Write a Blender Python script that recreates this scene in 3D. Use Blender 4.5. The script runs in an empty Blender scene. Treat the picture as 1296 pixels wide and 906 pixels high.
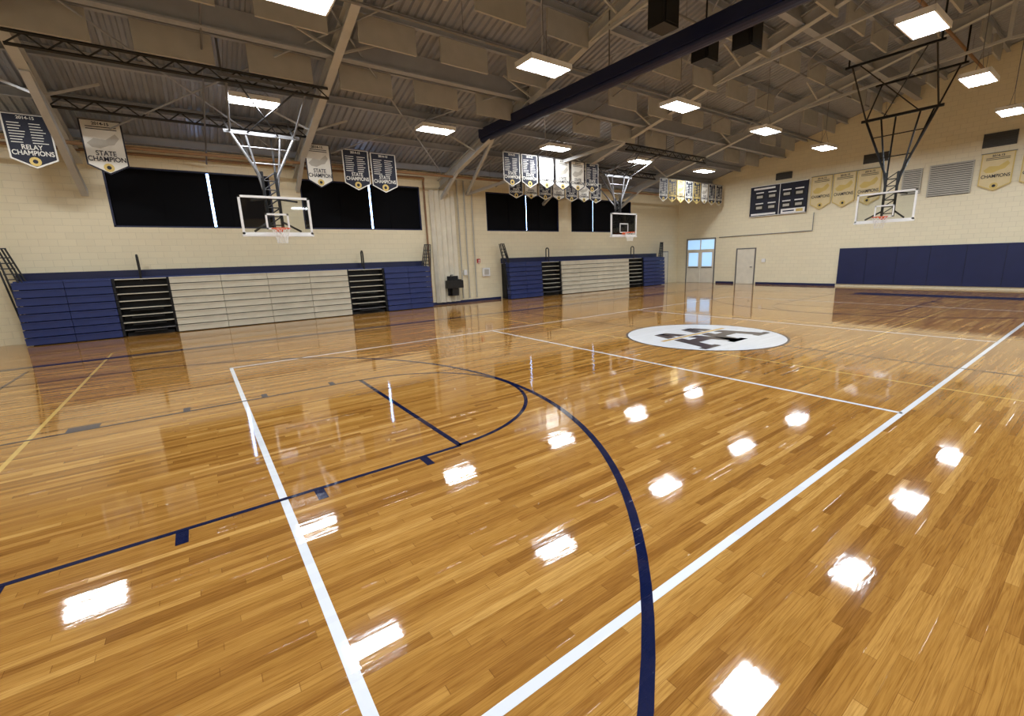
import math, bpy, random
from mathutils import Matrix, Vector
random.seed(4)
# ---------------- measured dimensions (metres) ----------------
XL=.5811; XA=-8.7936; XC=-2.5472; XFT=-7.0754; XR=-11.2661; YN=-4.535; YF=4.7114
WY=13.3; WX=18.3; WB=-17.0; YR=-2.6; WR=2*YR-WY; EAVE=5.75; SL=.25; RIDGE=EAVE+SL*(WY-YR)
def roofz(y): return RIDGE-SL*abs(y-YR)
def lin(c): return tuple(((v/255)/12.92 if v/255<=.04045 else ((v/255+.055)/1.055)**2.4) for v in c)+(1,)
MATS={}
def mat(name,col,rough=.5,metal=0,spec=.5,emit=None,es=0,coat=0,var=.06,vs=3.0,bump=0):
    if name in MATS: return MATS[name]
    m=bpy.data.materials.new(name); m.use_nodes=True; nt=m.node_tree; b=nt.nodes['Principled BSDF']
    c=lin(col)
    tc=nt.nodes.new('ShaderNodeTexCoord'); n=nt.nodes.new('ShaderNodeTexNoise'); n.inputs['Scale'].default_value=vs; n.inputs['Detail'].default_value=4
    nt.links.new(tc.outputs['Object'],n.inputs['Vector'])
    r=nt.nodes.new('ShaderNodeValToRGB'); nt.links.new(n.outputs['Fac'],r.inputs['Fac'])
    r.color_ramp.elements[0].position=.3; r.color_ramp.elements[1].position=.7
    r.color_ramp.elements[0].color=tuple(v*(1-var) for v in c[:3])+(1,); r.color_ramp.elements[1].color=tuple(min(1,v*(1+var)) for v in c[:3])+(1,)
    nt.links.new(r.outputs['Color'],b.inputs['Base Color'])
    b.inputs['Roughness'].default_value=rough; b.inputs['Metallic'].default_value=metal; b.inputs['Specular IOR Level'].default_value=spec
    b.inputs['Coat Weight'].default_value=coat
    if emit: b.inputs['Emission Color'].default_value=lin(emit); b.inputs['Emission Strength'].default_value=es
    MATS[name]=m; return m
class MB:
    def __init__(s): s.v=[];s.f=[];s.m=[];s.mats=[]
    def mi(s,m):
        if m not in s.mats: s.mats.append(m)
        return s.mats.index(m)
    def poly(s,pts,m):
        b=len(s.v); s.v+=[tuple(q) for q in pts]; s.f.append(tuple(range(b,b+len(pts)))); s.m.append(s.mi(m))
    def box(s,x0,x1,y0,y1,z0,z1,m,M=None):
        if x0>x1: x0,x1=x1,x0
        if y0>y1: y0,y1=y1,y0
        b=len(s.v); P8=[(x0,y0,z0),(x1,y0,z0),(x1,y1,z0),(x0,y1,z0),(x0,y0,z1),(x1,y0,z1),(x1,y1,z1),(x0,y1,z1)]
        if M is not None: P8=[tuple(M@Vector(q)) for q in P8]
        s.v+=P8; k=s.mi(m)
        for f in [(0,3,2,1),(4,5,6,7),(0,1,5,4),(1,2,6,5),(2,3,7,6),(3,0,4,7)]: s.f.append(tuple(b+i for i in f)); s.m.append(k)
    def bar(s,a,b_,w,h,m):
        a=Vector(a);b_=Vector(b_); d=b_-a; L=d.length; q=d.to_track_quat('X','Z').to_matrix().to_4x4(); M=Matrix.Translation(a)@q
        s.box(0,L,-w/2,w/2,-h/2,h/2,m,M)
    def tube(s,a,b_,r,m,n=8):
        a=Vector(a);b_=Vector(b_); d=b_-a; L=d.length
        if L<1e-6: return
        M=Matrix.Translation(a)@d.to_track_quat('Z','Y').to_matrix().to_4x4(); b=len(s.v); k=s.mi(m)
        for z in (0,L):
            for i in range(n): s.v.append(tuple(M@Vector((r*math.cos(6.28318*i/n),r*math.sin(6.28318*i/n),z))))
        for i in range(n): j=(i+1)%n; s.f.append((b+i,b+j,b+n+j,b+n+i)); s.m.append(k)
        s.f.append(tuple(b+i for i in reversed(range(n)))); s.f.append(tuple(b+n+i for i in range(n))); s.m+=[k,k]
    def path(s,pts,r,m,n=8):
        for a,b in zip(pts,pts[1:]): s.tube(a,b,r,m,n)
    def obj(s,name,loc=(0,0,0),rz=0):
        me=bpy.data.meshes.new(name); me.from_pydata(s.v,[],s.f)
        for m in s.mats: me.materials.append(m)
        for pl,k in zip(me.polygons,s.m): pl.material_index=k
        me.update(); o=bpy.data.objects.new(name,me); bpy.context.collection.objects.link(o); o.location=loc; o.rotation_euler[2]=rz
        return o
def nd(nt,t,**k):
    n=nt.nodes.new(t)
    for a,b in k.items(): setattr(n,a,b)
    return n
def mth(nt,op,a,b=None):
    n=nd(nt,'ShaderNodeMath',operation=op)
    for i,v in enumerate((a,b)):
        if v is None: continue
        if isinstance(v,(int,float)): n.inputs[i].default_value=v
        else: nt.links.new(v,n.inputs[i])
    return n.outputs[0]
def floor_finish(nt,b):
    """strip-board geometry shared by bare wood and painted markings"""
    g=nd(nt,'ShaderNodeNewGeometry'); sp=nd(nt,'ShaderNodeSeparateXYZ'); nt.links.new(g.outputs['Position'],sp.inputs[0])
    bw=.057
    yy=mth(nt,'DIVIDE',sp.outputs['Y'],bw); row=mth(nt,'FLOOR',yy); fy=mth(nt,'FRACT',yy)
    wn=nd(nt,'ShaderNodeTexWhiteNoise',noise_dimensions='1D'); nt.links.new(row,wn.inputs['W'])
    xo=mth(nt,'MULTIPLY',wn.outputs['Value'],7.3); xx=mth(nt,'ADD',mth(nt,'DIVIDE',sp.outputs['X'],1.05),xo)
    col=mth(nt,'FLOOR',xx); fx=mth(nt,'FRACT',xx)
    cb=nd(nt,'ShaderNodeCombineXYZ'); nt.links.new(row,cb.inputs[0]); nt.links.new(col,cb.inputs[1])
    w2=nd(nt,'ShaderNodeTexWhiteNoise',noise_dimensions='3D'); nt.links.new(cb.outputs[0],w2.inputs['Vector'])
    # each strip is very slightly cupped and tilted, plus a gentle waviness of the varnish
    cy=mth(nt,'SUBTRACT',fy,.5); cup=mth(nt,'MULTIPLY',mth(nt,'MULTIPLY',cy,cy),.045)
    tilt=mth(nt,'MULTIPLY',mth(nt,'MULTIPLY',mth(nt,'SUBTRACT',w2.outputs['Value'],.5),cy),.17)
    mp=nd(nt,'ShaderNodeMapping'); mp.inputs['Scale'].default_value=(3,14,1); nt.links.new(g.outputs['Position'],mp.inputs[0])
    n1=nd(nt,'ShaderNodeTexNoise'); n1.inputs['Scale'].default_value=2.2; n1.inputs['Detail'].default_value=4; nt.links.new(mp.outputs[0],n1.inputs['Vector'])
    h=mth(nt,'ADD',mth(nt,'ADD',cup,tilt),mth(nt,'MULTIPLY',n1.outputs['Fac'],.06))
    bp=nd(nt,'ShaderNodeBump'); bp.inputs['Strength'].default_value=1; bp.inputs['Distance'].default_value=.004; nt.links.new(h,bp.inputs['Height'])
    nt.links.new(bp.outputs['Normal'],b.inputs['Normal'])
    b.inputs['Roughness'].default_value=.045; b.inputs['Specular IOR Level'].default_value=.95
    return g,sp,fx,fy,w2.outputs['Value']
def wood_mat():
    m=bpy.data.materials.new('hardwood_floor_finish'); m.use_nodes=True; nt=m.node_tree; b=nt.nodes['Principled BSDF']
    g,sp,fx,fy,rnd=floor_finish(nt,b)
    r=nd(nt,'ShaderNodeValToRGB'); nt.links.new(rnd,r.inputs['Fac'])
    cr=r.color_ramp; cr.elements[0].position=0; cr.elements[0].color=lin((146,98,42)); cr.elements[1].position=1; cr.elements[1].color=lin((208,160,88))
    for pz,c in ((.14,(164,114,52)),(.5,(178,128,60)),(.86,(190,140,70))):
        e=cr.elements.new(pz); e.color=lin(c)
    mp=nd(nt,'ShaderNodeMapping'); mp.inputs['Scale'].default_value=(1.3,34,1); nt.links.new(g.outputs['Position'],mp.inputs[0])
    n=nd(nt,'ShaderNodeTexNoise'); n.inputs['Scale'].default_value=2.5; n.inputs['Detail'].default_value=6; n.inputs['Distortion'].default_value=1.4; nt.links.new(mp.outputs[0],n.inputs['Vector'])
    r2=nd(nt,'ShaderNodeValToRGB'); nt.links.new(n.outputs['Fac'],r2.inputs['Fac']); r2.color_ramp.elements[0].position=.3; r2.color_ramp.elements[0].color=(.66,.58,.48,1); r2.color_ramp.elements[1].position=.6; r2.color_ramp.elements[1].color=(1.05,1.05,1.05,1)
    mx=nd(nt,'ShaderNodeMix',data_type='RGBA',blend_type='MULTIPLY'); mx.inputs[0].default_value=1; nt.links.new(r.outputs[0],mx.inputs[6]); nt.links.new(r2.outputs[0],mx.inputs[7])
    jy=mth(nt,'LESS_THAN',fy,.035); jx=mth(nt,'LESS_THAN',fx,.004); j=mth(nt,'MULTIPLY',mth(nt,'MAXIMUM',jy,jx),.45)
    m2=nd(nt,'ShaderNodeMix',data_type='RGBA'); nt.links.new(j,m2.inputs[0]); nt.links.new(mx.outputs[2],m2.inputs[6]); m2.inputs[7].default_value=lin((96,56,22))
    nt.links.new(m2.outputs[2],b.inputs['Base Color'])
    return m
def paint(name,col):
    m=bpy.data.materials.new(name); m.use_nodes=True; nt=m.node_tree; b=nt.nodes['Principled BSDF']
    g,sp,fx,fy,rnd=floor_finish(nt,b); c=lin(col)
    r=nd(nt,'ShaderNodeValToRGB'); nt.links.new(rnd,r.inputs['Fac']); r.color_ramp.elements[0].color=tuple(v*.93 for v in c[:3])+(1,); r.color_ramp.elements[1].color=c
    nt.links.new(r.outputs[0],b.inputs['Base Color']); return m
def block_mat(name,col,axis):
    m=bpy.data.materials.new(name); m.use_nodes=True; nt=m.node_tree; b=nt.nodes['Principled BSDF']
    g=nd(nt,'ShaderNodeNewGeometry'); sp=nd(nt,'ShaderNodeSeparateXYZ'); nt.links.new(g.outputs['Position'],sp.inputs[0])
    cb=nd(nt,'ShaderNodeCombineXYZ'); nt.links.new(sp.outputs[axis],cb.inputs[0]); nt.links.new(sp.outputs['Z'],cb.inputs[1])
    br=nd(nt,'ShaderNodeTexBrick'); nt.links.new(cb.outputs[0],br.inputs['Vector']); c=lin(col)
    br.inputs['Scale'].default_value=1; br.inputs['Brick Width'].default_value=.4; br.inputs['Row Height'].default_value=.2; br.inputs['Mortar Size'].default_value=.006; br.inputs['Mortar Smooth'].default_value=.4
    br.inputs['Color1'].default_value=c; br.inputs['Color2'].default_value=tuple(v*.96 for v in c[:3])+(1,); br.inputs['Mortar'].default_value=tuple(v*.84 for v in c[:3])+(1,)
    nt.links.new(br.outputs['Color'],b.inputs['Base Color']); b.inputs['Roughness'].default_value=.45
    bp=nd(nt,'ShaderNodeBump'); bp.inputs['Strength'].default_value=.5; bp.inputs['Distance'].default_value=.008; bp.invert=True; nt.links.new(br.outputs['Fac'],bp.inputs['Height']); nt.links.new(bp.outputs['Normal'],b.inputs['Normal'])
    return m
WOOD=wood_mat(); WHITE=paint('court_paint_white',(236,238,242)); NAVY=paint('court_paint_navy',(20,28,62)); TAN=paint('court_paint_tan',(218,178,98))
CRX=block_mat('painted_block_cream_x',(236,225,192),'X'); CRY=block_mat('painted_block_cream_y',(238,228,197),'Y')
DECK=mat('roof_deck_steel',(156,162,174),.45,.3); STEEL=mat('beam_paint_grey',(158,163,172),.5); CREAMST=mat('rafter_paint_beige',(186,188,188),.5)
BAF=mat('acoustic_baffle_fabric',(176,175,170),.9); BLK=mat('black_steel',(16,16,18),.4); NB=mat('bleacher_navy_plastic',(34,50,104),.4); BG=mat('bleacher_beige_plastic',(204,198,178),.4)
DARK=mat('understructure_black',(12,12,14),.7); GREY=mat('grey_metal',(130,130,132),.4,.6); WHT=mat('white_enamel',(238,238,236),.35); SHADE=mat('blackout_shade',(5,6,11),.8,spec=.15)
PADM=mat('wall_pad_navy',(16,28,74),.45); NAVYM=mat('navy_enamel',(20,28,66),.4); ORG=mat('rim_orange',(226,92,28),.4); NET=mat('net_white',(235,235,230),.8); BROWN=mat('pipe_brown',(140,106,72),.5)
GOLD=mat('banner_gold',(214,188,110),.7); PALEG=mat('banner_pale_gold',(222,204,158),.7); BNAVY=mat('banner_navy',(24,28,46),.7); BWH=mat('banner_white',(230,228,218),.7); DOORM=mat('door_cream',(226,220,202),.4); VENT=mat('vent_metal',(186,182,170),.5); VENTD=mat('vent_dark',(70,70,68),.6)
SEAM=mat('pad_seam',(8,12,34),.6); RED=mat('alarm_red',(190,30,26),.4)
DAY=mat('daylight_glazing',(220,235,255),.2,emit=(160,198,255),es=16)
DGL=mat('door_glazing',(170,200,225),.15,emit=(150,190,230),es=1.1)
LENS=mat('luminaire_lens',(250,252,255),.3,emit=(230,241,255),es=12)
# ---------------- room shell ----------------
b=MB(); b.box(WB-.2,WX+.2,WR-.2,WY+.2,-.2,0,WOOD); b.obj('floor')
WZ0,WZ1=3.37,5.2
WINS=[(-10.87,-6.38,.59),(-5.40,-.61,.55),(2.78,7.42,.54),(8.34,13.35,.36)]
b=MB(); x=WB-.2
b.box(WB-.2,WX+.2,WY,WY+.25,0,WZ0,CRX); b.box(WB-.2,WX+.2,WY,WY+.25,WZ1,EAVE+.1,CRX)
for a,c,_ in WINS+[(WX+.2,0,0)]:
    b.box(x,a,WY,WY+.25,WZ0,WZ1,CRX); x=c
b.obj('wall_left')
b=MB(); b.box(WB-.2,WX+.2,WR-.25,WR,0,EAVE+.1,CRX); b.obj('wall_right')
for nm,x0,x1 in (('wall_far',WX,WX+.25),('wall_back',WB-.25,WB)):
    b=MB()
    pr=[(WR,0),(WY,0),(WY,EAVE+.1),(YR,RIDGE+.1),(WR,EAVE+.1)]
    A=[(x0,y,z) for y,z in pr]; B=[(x1,y,z) for y,z in pr]
    b.poly(A,CRY); b.poly(B[::-1],CRY)
    for i in range(5): j=(i+1)%5; b.poly([A[i],B[i],B[j],A[j]],CRY)
    b.obj(nm)
b=MB(); b.box(-.7,3.4,WY-.03,WY,0,.12,PADM); b.obj('baseboard_left')
b=MB(); b.box(WX-.03,WX,3.45,7.7,0,.12,PADM); b.box(WX-.03,WX,9.1,10.3,0,.12,PADM); b.obj('baseboard_far')
b=MB(); k=b.mi(DECK)
xs=[];x=WB-.2
while x<WX+.3:
    for dx,dz in ((0,0),(.07,0),(.10,.05),(.17,.05)): xs.append((x+dx,dz))
    x+=.20
for side in (1,-1):
    base=len(b.v)
    for x,dz in xs: b.v.append((x,YR+side*(WY-YR+.2),EAVE-.2*SL+dz+.12)); b.v.append((x,YR,RIDGE+dz+.12))
    for i in range(len(xs)-1): b.f.append((base+2*i,base+2*i+1,base+2*i+3,base+2*i+2)); b.m.append(k)
b.obj('ceiling')
HW=WY-YR
def Y(s,d): return YR+s*d      # d = distance from the ridge
RAF=[-11.35,-5.5,.4,6.3,12.2]
for x in RAF:
    b=MB()
    for s in (1,-1):
        for off,w,h in ((-.24,.2,.03),(-.56,.2,.03),(-.40,.03,.32)):
            b.bar((x,Y(s,HW-.02),EAVE+off),(x,YR,RIDGE+off),w,h,CREAMST)
        if x<-11: b.bar((x,Y(s,HW-.08),4.35),(x,Y(s,HW-4.4),roofz(Y(s,HW-4.4))-.5),.16,.24,CREAMST)
        else: b.bar((x,Y(s,HW-.05),EAVE-1.0),(x,Y(s,HW-1.8),roofz(Y(s,HW-1.8))-.5),.12,.14,CREAMST)
    # king post and webs under the ridge
    b.bar((x,YR,RIDGE-.4),(x,YR,RIDGE-1.6),.1,.1,CREAMST)
    for s in (1,-1): b.bar((x,YR,RIDGE-1.6),(x,Y(s,6.5),roofz(Y(s,6.5))-.5),.08,.08,CREAMST)
    b.obj('roof_rafter')
ys=[12.7-1.8*i for i in range(9)]
b=MB()
for y in ys:
    for yy in {y,2*YR-y}:
        z=roofz(yy)+.1
        b.box(WB,WX,yy-.05,yy+.05,z-.02,z,STEEL); b.box(WB,WX,yy-.008,yy+.008,z-.2,z,STEEL); b.box(WB,WX,yy-.06,yy+.06,z-.22,z-.2,STEEL)
for y in (6.6,.95,-6.2,-11.8):   # deeper girts spanning frame to frame
    z=roofz(y)-.05; b.box(WB,WX,y-.11,y+.11,z-.42,z-.38,STEEL); b.box(WB,WX,y-.012,y+.012,z-.4,z+.1,STEEL)
b.obj('roof_purlins')
b=MB()
for i,x in enumerate(RAF[:-1]):
    x2=RAF[i+1]
    for s in (1,-1):
        for ya,yb in ((15.4,8.4),(8.4,1)):
            for p1,p2 in (((x,ya),(x2,yb)),((x2,ya),(x,yb))):
                b.tube((p1[0],Y(s,p1[1]),roofz(Y(s,p1[1]))-.3),(p2[0],Y(s,p2[1]),roofz(Y(s,p2[1]))-.3),.022,STEEL)
for x in RAF:
    for s in (1,-1):
        for y in (12.5,8.9,5.3,1.7):
            for d in (-1,1): b.bar((x,Y(s,y),roofz(Y(s,y))-.55),(x+d*1.1,Y(s,y),roofz(Y(s,y))-.1),.05,.05,CREAMST)
b.bar((1.7,WY-.1,5.0),(.4,8.6,roofz(8.6)-.5),.1,.12,CREAMST); b.bar((1.7,WY-.1,5.0),(6.3,7.5,roofz(7.5)-.5),.1,.12,CREAMST)
b.obj('roof_bracing')
b=MB()
for y,r_,m_ in ((11.9,.05,BROWN),(4.6,.035,GREY),(2.0,.03,GREY),(-1.2,.05,BROWN),(-5,.03,GREY)):
    z=roofz(y)-.62; b.tube((WB+.02,y,z),(WX-.02,y,z),r_,m_)
    x=WB+1
    while x<WX: b.tube((x,y,z),(x,y,roofz(y)+.1),.008,GREY,5); x+=2.6
for x in (-8.2,3.2,9.3):
    b.tube((x,WY-.3,EAVE-.35),(x,YR,RIDGE-.5),.022,GREY)
b.obj('overhead_pipes')
b=MB()
for y in ys[3:9]:
    for yy in (y,2*YR-y):
        x=-15.6
        while x<WX-1.5:
            z=roofz(yy)-.13
            if min(abs(x+.7-r) for r in RAF)>.2 and not(abs(x-.1)<.9): b.box(x,x+1.4,yy-.03,yy+.03,z-.6,z,BAF)
            x+=2.07
b.obj('acoustic_baffles')
LX=[-12.4057+5.2791*i for i in range(6)]; LZ=6.3
for yi in (8.78,2.97,-2.68,-8.4,-14.1):
    for xi in LX:
        z0=min(LZ,roofz(yi)-.45)
        b=MB(); b.box(-.59,.59,-.31,.31,.02,.1,WHT); b.box(-.6,.6,-.32,-.29,-.02,.1,WHT); b.box(-.6,.6,.29,.32,-.02,.1,WHT); b.box(-.6,-.57,-.3,.3,-.02,.1,WHT); b.box(.57,.6,-.3,.3,-.02,.1,WHT)
        b.box(-.56,.56,-.28,.28,.0,.02,LENS)
        b.box(-.25,.25,-.12,.12,.1,.18,GREY)
        rz=roofz(yi)-z0; hk=min(.7,rz)
        for sx in (-.5,.5): b.tube((sx,0,.1),(0,0,hk),.006,GREY,5)
        b.tube((0,0,hk),(0,0,rz+.1),.012,GREY,5)
        ob=b.obj('high_bay_light',(xi,yi,z0))
        ld=bpy.data.lights.new('lamp','AREA'); ld.shape='RECTANGLE'; ld.size=1.12; ld.size_y=.56; ld.energy=122; ld.color=(.96,.975,1) if yi>5 else (.86,.93,1)
        lo=bpy.data.objects.new('lamp',ld); bpy.context.collection.objects.link(lo); lo.parent=ob; lo.location=(0,0,-.012); lo.visible_camera=True
# ---------------- windows ----------------
for i,(a,c,fr_) in enumerate(WINS):
    b=MB(); b.box(a,c,WY+.2,WY+.22,WZ0,WZ1,DAY)
    g=.035 if i<2 else .02; slit=a+(c-a)*fr_
    b.box(a,slit-g,WY+.1,WY+.13,WZ0,WZ1,SHADE); b.box(slit+g,c,WY+.1,WY+.13,WZ0,WZ1,SHADE)
    for q in (.3,.72): xx=a+(c-a)*q; b.box(xx-.012,xx+.012,WY+.085,WY+.1,WZ0,WZ1,SHADE)
    for zz in (WZ0,WZ1-.05): b.box(a,c,WY+.02,WY+.1,zz,zz+.05,NAVYM)
    for xx in (a,c-.05): b.box(xx,xx+.05,WY+.02,WY+.1,WZ0,WZ1,NAVYM)
    b.obj('window_%d'%(i+1))
# ---------------- bleachers ----------------
def bleacher(secs,x0,x1):
    b=MB(); H=1.78; n=8; yf=WY-.87; rh=H/n
    b.box(x0+.05,x1-.05,yf+.45,WY-.02,0.02,H-.02,DARK)
    for kind,a,c in secs:
        b.box(a+.1,c-.1,yf+.2,yf+.46,0,.1,DARK)
        for i in range(n):
            y0=yf+.012*i; z0=.03+i*rh
            if kind=='gap':
                b.box(a+.02,c-.02,y0+.12,y0+.5,z0+rh-.06,z0+rh-.035,BG if i>0 else GREY)
                b.box(a,a+.06,y0+.05,y0+.5,z0,z0+rh-.02,DARK); b.box(c-.06,c,y0+.05,y0+.5,z0,z0+rh-.02,DARK)
                if i<4: m_=(a+c)/2; b.box(m_-.4,m_+.4,y0+.02,y0+.4,z0+rh*.45,z0+rh*.45+.025,BLK)
            else:
                m=NB if kind=='blue' else BG
                nseg=max(1,round((c-a)/(1.4 if kind=='beige' else 1.0))); w=(c-a)/nseg
                for j in range(nseg):
                    b.box(a+j*w+.006,a+(j+1)*w-.006,y0,y0+.3,z0,z0+rh-.025,m)
                    b.box(a+j*w+.006,a+(j+1)*w-.006,y0-.02,y0+.02,z0+rh-.06,z0+rh-.025,m)
    b.box(x0,x1,WY-.55,WY-.1,H,H+.04,NB); b.box(x0,x1,WY-.14,WY-.06,H,H+.26,NAVYM)
    for kind,a,c in secs:
        if kind=='gap':
            m=(a+c)/2
            pts=[(m,yf+.3,H-.1),(m,yf+.3,H+.6)]+[(m,yf+.42-.12*math.cos(t),H+.6+.12*math.sin(t)) for t in (0.6,1.2,1.9,2.6)]+[(m,yf+.54,H+.1)]
            b.path(pts,.028,BLK)
    for xe in (x0,x1):   # end guard rails
        s=1 if xe==x0 else -1
        for k in range(5):
            xx=xe+s*.07*k; b.tube((xx,yf+.2+.04*k,H-1.2 if k<2 else H-.1),(xx-s*.28,yf+.45,H+.95),.022,BLK)
        for zz in (-.3,-.1,.1,.25,.4,.55,.7,.95): b.tube((xe-s*(.12+.13*zz),yf+.4,H+zz),(xe+s*.15-s*.13*zz,yf+.45,H+zz),.016,BLK)
    b.obj('folding_bleachers')
bleacher([('blue',-13.2,-11.14),('gap',-11.14,-9.77),('beige',-9.77,-4.25),('gap',-4.25,-2.78),('blue',-2.78,-.75)],-13.2,-.75)
bleacher([('blue',3.45,5.5),('gap',5.5,6.86),('beige',6.86,12.3),('gap',12.3,13.7),('blue',13.7,15.8)],3.45,15.8)
# ---------------- court markings ----------------
def strip(b,xa,xb,ya,yb,z,m): b.poly([(xa,ya,z),(xb,ya,z),(xb,yb,z),(xa,yb,z)],m)
def arc(b,cx,cy,R,t0,t1,w,z,m,n=72):
    for i in range(n):
        a=t0+(t1-t0)*i/n; c=t0+(t1-t0)*(i+1)/n
        b.poly([(cx+(R-w)*math.cos(a),cy+(R-w)*math.sin(a),z),(cx+R*math.cos(a),cy+R*math.sin(a),z),(cx+R*math.cos(c),cy+R*math.sin(c),z),(cx+(R-w)*math.cos(c),cy+(R-w)*math.sin(c),z)],m)
b=MB()
for y in (YN,YF): strip(b,XA-.025,2*XL-XA,y-.03,y+.03,.0012,WHITE)
for x in (XA,XC,2*XL-XC,2*XL-XA): strip(b,x-.03,x+.03,YN,YF,.0012,WHITE)
b.obj('volleyball_court_lines')
b=MB(); z=.0022
strip(b,XL-.025,XL+.025,-7.62,7.62,z,NAVY)
for y in (-7.62,7.62): strip(b,XL-12.8,XL+12.8,y-.025,y+.025,z,NAVY)
for s in (-1,1):
    xb=XL+s*12.8; xf=XL+s*abs(XFT-XL); xr=XL+s*abs(XR-XL)
    strip(b,xb-.025,xb+.025,-7.62,7.62,z,NAVY)
    for y in (-1.83,1.83): strip(b,min(xb,xf),max(xb,xf),y-.025,y+.025,z,NAVY)
    strip(b,xf-.03,xf+.03,-1.83,1.83,z,NAVY)
    c=0 if s<0 else math.pi
    arc(b,xf,0,1.83,c-math.pi/2,c+math.pi/2,.05,z,NAVY,48); arc(b,xr,0,6.055,c-math.pi/2,c+math.pi/2,.07,z+.0002,NAVY)
    for y in (-6.0,6.0): strip(b,min(xb,xr),max(xb,xr),y-.025,y+.025,z,NAVY)
    for y in (-1,1):
        for d,w in ((.44,.08),(1.44,.08),(2.42,.08),(3.5,.32)):
            x=xf+s*d; strip(b,x-w/2,x+w/2,min(y*1.85,y*2.05),max(y*1.85,y*2.05),z,NAVY)
strip(b,-15,16,8.1,8.34,z,NAVY); strip(b,13.6,14.6,-9,1.2,z,NAVY)
b.obj('basketball_court_lines')
b=MB()
for x in (-11.05,4.2,11.9): strip(b,x-.025,x+.025,-9.1 if x>0 else .5,9.1,.0008,TAN)
strip(b,-1.0,-.95,-9.1,9.1,.0008,TAN); strip(b,2.5,15,-2.72,-2.68,.0008,TAN); strip(b,-11.05,11.9,9.1,9.15,.0008,TAN)
b.obj('cross_court_lines')
b=MB(); n=72
b.poly([(1.83*math.cos(6.28318*i/n),1.83*math.sin(6.28318*i/n),.003) for i in range(n)],WHITE)
arc(b,0,0,1.83,0,2*math.pi,.05,.0034,NAVY)
def L(pts,m=NAVY,z=.0038): b.poly([(x,y,z) for x,y in pts],m)
for sx in (-.55,.55):
    L([(sx-.72,-.8),(sx-.36,-.8),(sx+.08,.85),(sx-.22,.85)]); L([(sx+.36,-.8),(sx+.72,-.8),(sx+.22,.85),(sx-.1,.85)]); L([(sx-.5,-.4),(sx+.5,-.4),(sx+.42,-.1),(sx-.42,-.1)],NAVY,.0041)
    L([(sx-.85,-.95),(sx-.25,-.95),(sx-.25,-.78),(sx-.85,-.78)],NAVY,.0041); L([(sx+.25,-.95),(sx+.85,-.95),(sx+.85,-.78),(sx+.25,-.78)],NAVY,.0041)
L([(-1.4,.12),(1.4,.12),(1.4,.32),(-1.4,.32)],WHITE,.0044); L([(-1.3,.17),(1.3,.17),(1.3,.27),(-1.3,.27)],TAN,.0048)
b.obj('center_court_logo',(XL,.07,0))
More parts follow.
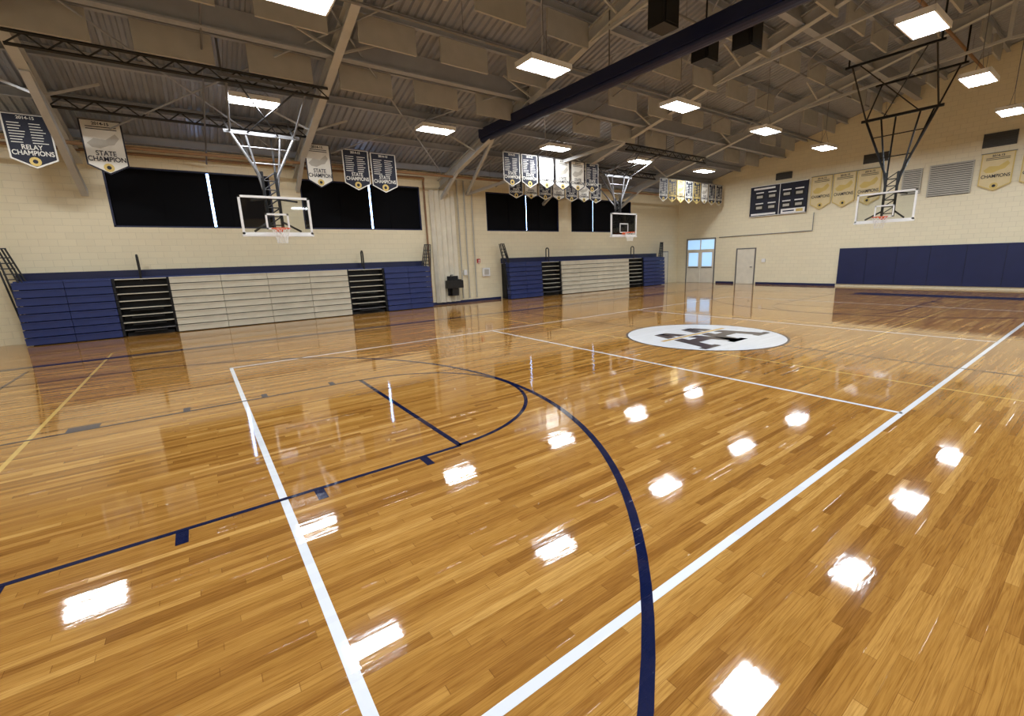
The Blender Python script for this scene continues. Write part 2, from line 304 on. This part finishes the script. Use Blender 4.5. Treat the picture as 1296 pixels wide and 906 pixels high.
# ---------------- hoops ----------------
gm=bpy.data.materials.new('backboard_glass'); gm.use_nodes=True; nt=gm.node_tree; nt.nodes.clear()
o_=nd(nt,'ShaderNodeOutputMaterial'); mxs=nd(nt,'ShaderNodeMixShader'); tr=nd(nt,'ShaderNodeBsdfTransparent'); gl=nd(nt,'ShaderNodeBsdfGlossy'); gl.inputs['Roughness'].default_value=.03; tr.inputs['Color'].default_value=(.93,.95,.95,1)
fr=nd(nt,'ShaderNodeFresnel'); nt.links.new(fr.outputs[0],mxs.inputs[0]); nt.links.new(tr.outputs[0],mxs.inputs[1]); nt.links.new(gl.outputs[0],mxs.inputs[2]); nt.links.new(mxs.outputs[0],o_.inputs[0])
def hoop(x,y,rz,frame,mast,ztop,hw,ceil,hang=None):
    b=MB()
    b.box(-.88,.88,-.006,.006,2.93,3.94,gm)
    for z0,z1 in ((2.90,2.97),(3.91,3.97)): b.box(-.915,.915,-.03,.03,z0,z1,WHT)
    for s in (-1,1): b.box(s*.885-.03,s*.885+.03,-.03,.03,2.9,3.97,WHT)
    b.box(-.93,.93,-.05,.05,2.85,2.91,WHT)
    for z0,z1 in ((3.05,3.10),(3.45,3.50)): b.box(-.305,.305,-.012,-.008,z0,z1,WHT)
    for s in (-1,1): b.box(s*.28-.025,s*.28+.025,-.012,-.008,3.05,3.5,WHT)
    R=.235; cy=-.39; n=28
    pts=[(R*math.cos(6.28318*i/n),cy+R*math.sin(6.28318*i/n),3.05) for i in range(n+1)]; b.path(pts,.013,ORG)
    b.box(-.08,.08,-.16,-.01,3.0,3.06,ORG); b.box(-.1,.1,-.02,-.005,2.93,3.07,ORG)
    m=12; lv=[(3.04,R),(2.94,.2),(2.84,.165),(2.74,.14),(2.64,.13)]
    for k in range(4):
        z0,r0=lv[k]; z1,r1=lv[k+1]
        for i in range(m):
            a0=6.28318*(i+.5*(k%2))/m
            for d in (-.5,.5):
                a1=a0+6.28318*d/m; b.tube((r0*math.cos(a0),cy+r0*math.sin(a0),z0),(r1*math.cos(a1),cy+r1*math.sin(a1),z1),.006,NET,4)
    for s in (-1,1):
        b.tube((s*.6,.05,3.0),(s*.18,.4,3.3),.03,mast); b.tube((s*.6,.05,3.85),(s*.18,.4,3.95),.03,mast)
        b.tube((s*.18,.4,3.1),(s*.18,.4,4.7),.045,mast)
        b.tube((s*.18,.4,4.5),(s*hw,.4,ztop),.04,frame)
        b.tube((s*.18,.4,4.1),(s*hw*.55,.4,ztop),.03,frame)
        b.tube((s*.18,.4,4.3),(s*hw*.55,2.0,ztop+.3),.03,frame)
    for i in range(6):
        z=3.2+i*.25; b.tube((-.18,.4,z),(.18,.4,z+.25),.018,mast); b.tube((-.18,.4,z),(.18,.4,z),.018,mast)
    for f_ in (.35,.7):
        z=4.5+(ztop-4.5)*f_; w=.18+(hw-.18)*f_; b.tube((-w,.4,z),(w,.4,z),.02,frame)
    b.bar((-hw-.15,.4,ztop),(hw+.15,.4,ztop),.09,.09,frame)
    for s in (-1,1):
        for yy,zz in ceil: b.tube((s*hw,.4,ztop),(s*hw*1.1,yy,zz),.028,frame)
        b.tube((s*hw*.5,.4,ztop),(-s*hw*.9,ceil[0][0],ceil[0][1]),.02,mast)
    for yy,zz in ceil:
        b.bar((-hw*1.3,yy,zz),(hw*1.3,yy,zz),.07,.07,frame)
        if hang:
            for s in (-1,1): b.tube((s*hw*1.2,yy,zz),(s*hw*1.2,yy,roofz(-s*hw*1.2)+.1),.03,frame)
        else:
            for s in (-1,1): b.tube((s*hw*1.2,yy,zz),(s*hw*1.2,yy,roofz(y+yy)+.1),.025,frame)
    b.obj('basketball_hoop',(x,y,0),rz)
for hx in (XL-7.487,XL+7.487): hoop(hx,9.21,0,GREY,BLK,5.7,.8,[(-1.6,6.45),(1.4,6.32)])
hoop(XL+11.58,0,-math.pi/2,BLK,BLK,6.7,1.05,[(-1.2,8.3),(2.0,8.3)],True)
for xa,xb_ in ((-11.35,-5.5),(6.3,12.2)):
    b=MB()
    for y,z0 in ((7.6,6.45),(10.6,6.15)):
        for z in (z0-.12,z0+.12): b.tube((xa,y,z),(xb_,y,z),.035,BLK)
        x=xa
        while x<xb_-.5: b.tube((x,y,z0-.12),(x+.29,y,z0+.12),.016,BLK); b.tube((x+.29,y,z0+.12),(x+.585,y,z0-.12),.016,BLK); x+=.585
    b.obj('hoop_support_truss')
b=MB(); b.box(.2,.56,-12,9.4,6.42,6.72,NAVYM); b.tube((.38,-12,6.4),(.38,9.4,6.4),.13,NAVYM,14)
for y in (-9,-5,-1,3,6.5): b.tube((.38,y,6.7),(.38,y,roofz(y)),.02,GREY)
b.obj('divider_curtain_roll')
for sx_,yy,sz_ in ((1.0,-.35,6.4),(1.25,.8,6.6),(-.65,.55,6.75)):
    b=MB(); b.box(-.24,.24,-.2,.2,-.28,.28,BLK); b.box(-.2,.2,-.22,-.2,-.24,.24,DARK); b.box(-.245,-.22,-.17,.17,-.24,.24,DARK); b.tube((0,0,.27),(0,0,roofz(yy)-sz_+.1),.02,BLK); b.obj('hanging_speaker',(sx_,yy,sz_))
# ---------------- far wall items ----------------
b=MB(); y=3.4
while y>WR+.1:
    y2=max(WR,y-1.22); b.box(WX-.06,WX-.005,y2+.008,y-.008,.12,1.95,PADM); b.box(WX-.05,WX-.004,y2-.008,y2+.008,.12,1.95,SEAM); y-=1.22
b.obj('safety_padding')
def door(name,ya,yb,h,win,double=False):
    b=MB(); X=WX
    b.box(X-.05,X-.002,ya-.06,ya,0,h+.06,GREY);b.box(X-.05,X-.002,yb,yb+.06,0,h+.06,GREY);b.box(X-.05,X-.002,ya,yb,h,h+.06,GREY)
    n=2 if double else 1; w=(yb-ya)/n
    for i in range(n):
        a=ya+i*w; b.box(X-.035,X-.004,a+.01,a+w-.01,.01,min(h,2.1),DOORM)
        b.box(X-.07,X-.035,a+.12,a+(w-.12 if win else .24),1.0,1.05,GREY)
        if win: b.box(X-.042,X-.034,a+.15,a+w-.15,1.1,1.98,DGL)
    if h>2.3:
        b.box(X-.05,X-.004,ya,yb,2.1,2.16,DOORM)
        for i in range(n): b.box(X-.035,X-.004,ya+i*w+.05,ya+(i+1)*w-.05,2.2,h-.05,DGL)
        b.box(X-.05,X-.004,(ya+yb)/2-.03,(ya+yb)/2+.03,0,h,DOORM)
    b.obj(name)
door('door_1',10.5,12.5,2.85,True,True); door('door_2',7.85,8.95,2.1,False)
b=MB(); b.box(16.3,17.2,WY-.05,WY-.002,0,2.15,GREY); b.box(16.36,17.14,WY-.06,WY-.02,.01,2.09,DOORM); b.box(16.45,16.6,WY-.09,WY-.06,1.0,1.04,GREY); b.obj('door_3')
# scoreboard: two side columns of score boxes and a clock
b=MB(); b.box(WX-.12,WX-.002,5.2,8.3,3.95,5.65,BNAVY); X=WX
for z in (3.95,5.62): b.box(X-.13,X-.12,5.2,8.3,z,z+.03,WHT)
b.box(X-.13,X-.12,6.62,6.65,3.95,5.65,WHT)
def sb(y0,y1,z0,z1): b.box(X-.128,X-.12,y0,y1,z0,z1,DARK); b.box(X-.131,X-.128,y0+.08,y1-.08,z0+.07,z1-.07,VENT)
for z0 in (4.3,4.9):
    for ya in (7.5,6.8,6.0,5.35):
        sb(ya,ya+.5,z0,z0+.28); b.box(X-.13,X-.12,ya+.03,ya+.47,z0+.34,z0+.4,WHT)
b.box(X-.135,X-.12,5.25,6.5,3.99,4.24,WHT); b.box(X-.136,X-.135,5.35,5.7,4.04,4.19,GOLD); b.box(X-.136,X-.135,5.8,6.4,4.08,4.15,NAVYM)
b.box(X-.135,X-.12,6.9,8.1,5.44,5.54,WHT); b.box(X-.135,X-.12,6.8,8.2,4.02,4.12,WHT)
b.obj('scoreboard')
def vent(ya,yb,z0,z1,m):
    b=MB(); b.box(WX-.03,WX-.002,ya,yb,z0,z1,VENTD); z=z0+.03
    while z<z1-.04: b.box(WX-.06,WX-.03,ya+.02,yb-.02,z,z+.06,m); z+=.09
    for q in (ya,yb-.04): b.box(WX-.065,WX-.03,q,q+.04,z0,z1,m)
    b.obj('louvered_vent')
vent(-1.25,.2,4.1,5.45,VENT); vent(.45,1.15,4.3,5.4,VENT); vent(-2.4,-1.4,5.85,6.4,VENTD); vent(6.1,6.95,5.85,6.2,VENTD); vent(1.8,2.8,5.98,6.4,VENTD)
def banner(x,y,z1,w,h,fm,tm,rz=0,title='STATE\nCHAMPION'):
    b=MB(); pt=h*.17
    def pent(e,yy,m): b.poly([(-w/2+e,yy,h-e),(-w/2+e,yy,pt+e*.6),(0,yy,e*1.2),(w/2-e,yy,pt+e*.6),(w/2-e,yy,h-e)],m)
    pent(0,0,tm if fm is not PALEG else GOLD); pent(.035,-.004,fm); b.poly([(-w/2,.004,h),(w/2,.004,h),(w/2,.004,pt),(0,.004,0),(-w/2,.004,pt)],fm)
    b.tube((-w/2-.03,0,h),(w/2+.03,0,h),.015,GREY)
    if fm is BNAVY:
        for i in range(8):
            z=h*(.83-.05*i)
            for c0 in (-.4,.04):
                ww=w*random.uniform(.22,.34); b.box(w*c0,w*c0+ww,-.007,-.004,z-.014*h,z,tm)
    else:   # outline-of-the-state emblem and a small caption row
        q=[(-.4,.56),(-.22,.66),(.05,.64),(.3,.76),(.38,.68),(.24,.56),(.1,.54),(-.1,.48),(-.3,.49)]
        b.poly([(u*w,-.006,v*h) for u,v in q][::-1],(VENT if fm is BWH else GOLD))
        for i in range(2): b.box(-.36*w,.36*w,-.007,-.004,h*(.86-.04*i),h*(.875-.04*i),tm if fm is not PALEG else BNAVY)
    b.poly([(.13*w*math.cos(6.28*i/12),-.008,h*.13+.13*w*math.sin(6.28*i/12)) for i in range(12)],GOLD)
    b.poly([(.06*w*math.cos(6.28*i/8),-.009,h*.13+.06*w*math.sin(6.28*i/8)) for i in range(8)],BNAVY)
    o=b.obj('championship_banner',(x,y,z1-h),rz)
    for txt,zc,sz in ((title,.35,.125),('2014-15',.90,.075)):
        cu=bpy.data.curves.new('lettering','FONT'); cu.body=txt; cu.size=sz*h; cu.align_x='CENTER'; cu.space_line=.85; cu.offset=.003
        cu.materials.append(tm if fm is not PALEG else BNAVY); t=bpy.data.objects.new('lettering',cu); bpy.context.collection.objects.link(t); t.parent=o
        t.rotation_euler=(math.pi/2,0,0); t.location=(0,-.012,zc*h)
        wd=.62*len(txt.split('\n')[-1])*cu.size; t.scale=(min(1,w*.86/wd),1,1)
yb=11.6
for x0,x1,z1,h,f,t,tt in [(-12.40,-11.52,6.02,1.32,BNAVY,BWH,'RELAY\nCHAMPIONS'),(-10.98,-10.1,6.08,1.42,BWH,BNAVY,'STATE\nCHAMPION'),(-5.43,-4.6,6.1,1.45,BWH,BNAVY,'STATE\nCHAMPION'),(-4.2,-3.27,6.05,1.4,BNAVY,BWH,'STATE\nCHAMPIONS'),(-3.2,-2.24,6.02,1.4,BNAVY,BWH,'STATE\nCHAMPIONS')]:
    banner((x0+x1)/2,yb,z1,x1-x0,h,f,t,0,tt)
for i in range(6): banner(1.8+i*.9,9.6,6.15,.82,1.3,(BNAVY,BNAVY,BWH,BWH,BWH,BNAVY)[i],(BWH,BWH,BNAVY,BNAVY,BNAVY,BWH)[i])
for i in range(7): banner(3.4+i*.86,yb,5.72,.78,1.0,(BNAVY,BWH)[i%2],(BWH,BNAVY)[i%2])
for i in range(8): banner(12.0+i*.78,9.9,5.97,.7,1.2,(BNAVY,BNAVY,PALEG,BNAVY,BNAVY,BWH,BNAVY,BNAVY)[i],(BWH,GOLD,BNAVY,BWH,GOLD,BNAVY,BWH,BWH)[i])
for ya,z1,h in ((4.55,5.72,1.7),(3.5,5.72,1.7),(2.45,5.72,1.7),(-1.95,5.6,1.5),(-3.15,5.6,1.5)): banner(WX-.09,ya,z1,.98,h,PALEG,BNAVY,-math.pi/2,'CHAMPIONS')
# pipes, partition, fixtures between bleachers
b=MB(); b.path([(-14,WY-.2,5.55),(-.45,WY-.2,5.55),(-.45,WY-.12,5.4),(-.45,WY-.12,.1)],.045,BROWN); b.obj('gas_pipe')
b=MB(); x=-.2; i=0
while x<.85: b.bar((x,WY-.05-(.14 if i%2 else 0),2.6),(x+.13,WY-.05-(0 if i%2 else .14),2.6),.02,5.0,DOORM); x+=.13; i+=1
b.obj('folding_partition')
b=MB()
for x in (1.2,1.55,1.95): b.tube((x,WY-.08,.2),(x,WY-.08,5.6),.035,VENT)
b.box(2.35,2.75,WY-.12,WY-.02,1.2,1.6,WHT); b.box(2.42,2.68,WY-.13,WY-.12,1.27,1.53,VENT); b.box(1.3,1.45,WY-.14,WY-.02,1.3,1.55,WHT); b.obj('electrical_conduits')
b=MB(); b.box(2.1,2.24,WY-.08,WY-.01,1.85,2.05,RED); b.tube((2.17,WY-.1,1.97),(2.17,WY-.07,1.97),.035,WHT,12); b.box(2.13,2.21,WY-.09,WY-.08,1.87,1.91,WHT); b.obj('fire_alarm')
b=MB(); b.box(.2,.95,WY-.62,WY-.27,.75,1.1,BLK); b.box(.27,.88,WY-.58,WY-.3,1.1,1.14,DARK); b.tube((.4,WY-.45,1.1),(.4,WY-.45,1.35),.025,BLK); b.tube((.4,WY-.45,1.35),(.5,WY-.5,1.35),.02,BLK); b.box(.42,.73,WY-.5,WY-.27,.4,.75,BLK); b.box(.3,.85,WY-.3,WY-.25,.4,1.3,DARK); b.obj('drinking_fountain')
b=MB(); b.tube((WX-.05,10.2,2.9),(WX-.05,4.8,2.95),.02,GREY); b.tube((WX-.05,4.8,2.95),(WX-.05,4.8,3.9),.02,GREY); b.box(WX-.08,WX-.01,7.2,7.4,1.3,1.5,WHT); b.obj('surface_conduit')
# ---------------- world + camera ----------------
w=bpy.data.worlds.new('World'); bpy.context.scene.world=w; w.use_nodes=True; w.node_tree.nodes['Background'].inputs[0].default_value=(.8,.9,1,1); w.node_tree.nodes['Background'].inputs[1].default_value=.5
f=560.0621; cx,cy,cz=-9.1290,-5.9298,1.9654; yaw,pit,rol=.9363,.2125,.0343; ppx,ppy=668.5867,448.4448
fw=Vector((math.cos(yaw)*math.cos(pit),math.sin(yaw)*math.cos(pit),-math.sin(pit))); r0=Vector((math.sin(yaw),-math.cos(yaw),0)); d0=fw.cross(r0)
r=math.cos(rol)*r0+math.sin(rol)*d0; d=-math.sin(rol)*r0+math.cos(rol)*d0
cd=bpy.data.cameras.new('camera'); cam=bpy.data.objects.new('camera',cd); bpy.context.collection.objects.link(cam)
cd.sensor_width=36; cd.lens=f/1296*36; cd.shift_x=(648-ppx)/1296; cd.shift_y=(ppy-453)/1296; cd.clip_start=.02
cam.matrix_world=Matrix(((r[0],-d[0],-fw[0],cx),(r[1],-d[1],-fw[1],cy),(r[2],-d[2],-fw[2],cz),(0,0,0,1)))
bpy.context.scene.camera=cam
try: bpy.context.scene.view_settings.view_transform='Standard'
except Exception: pass
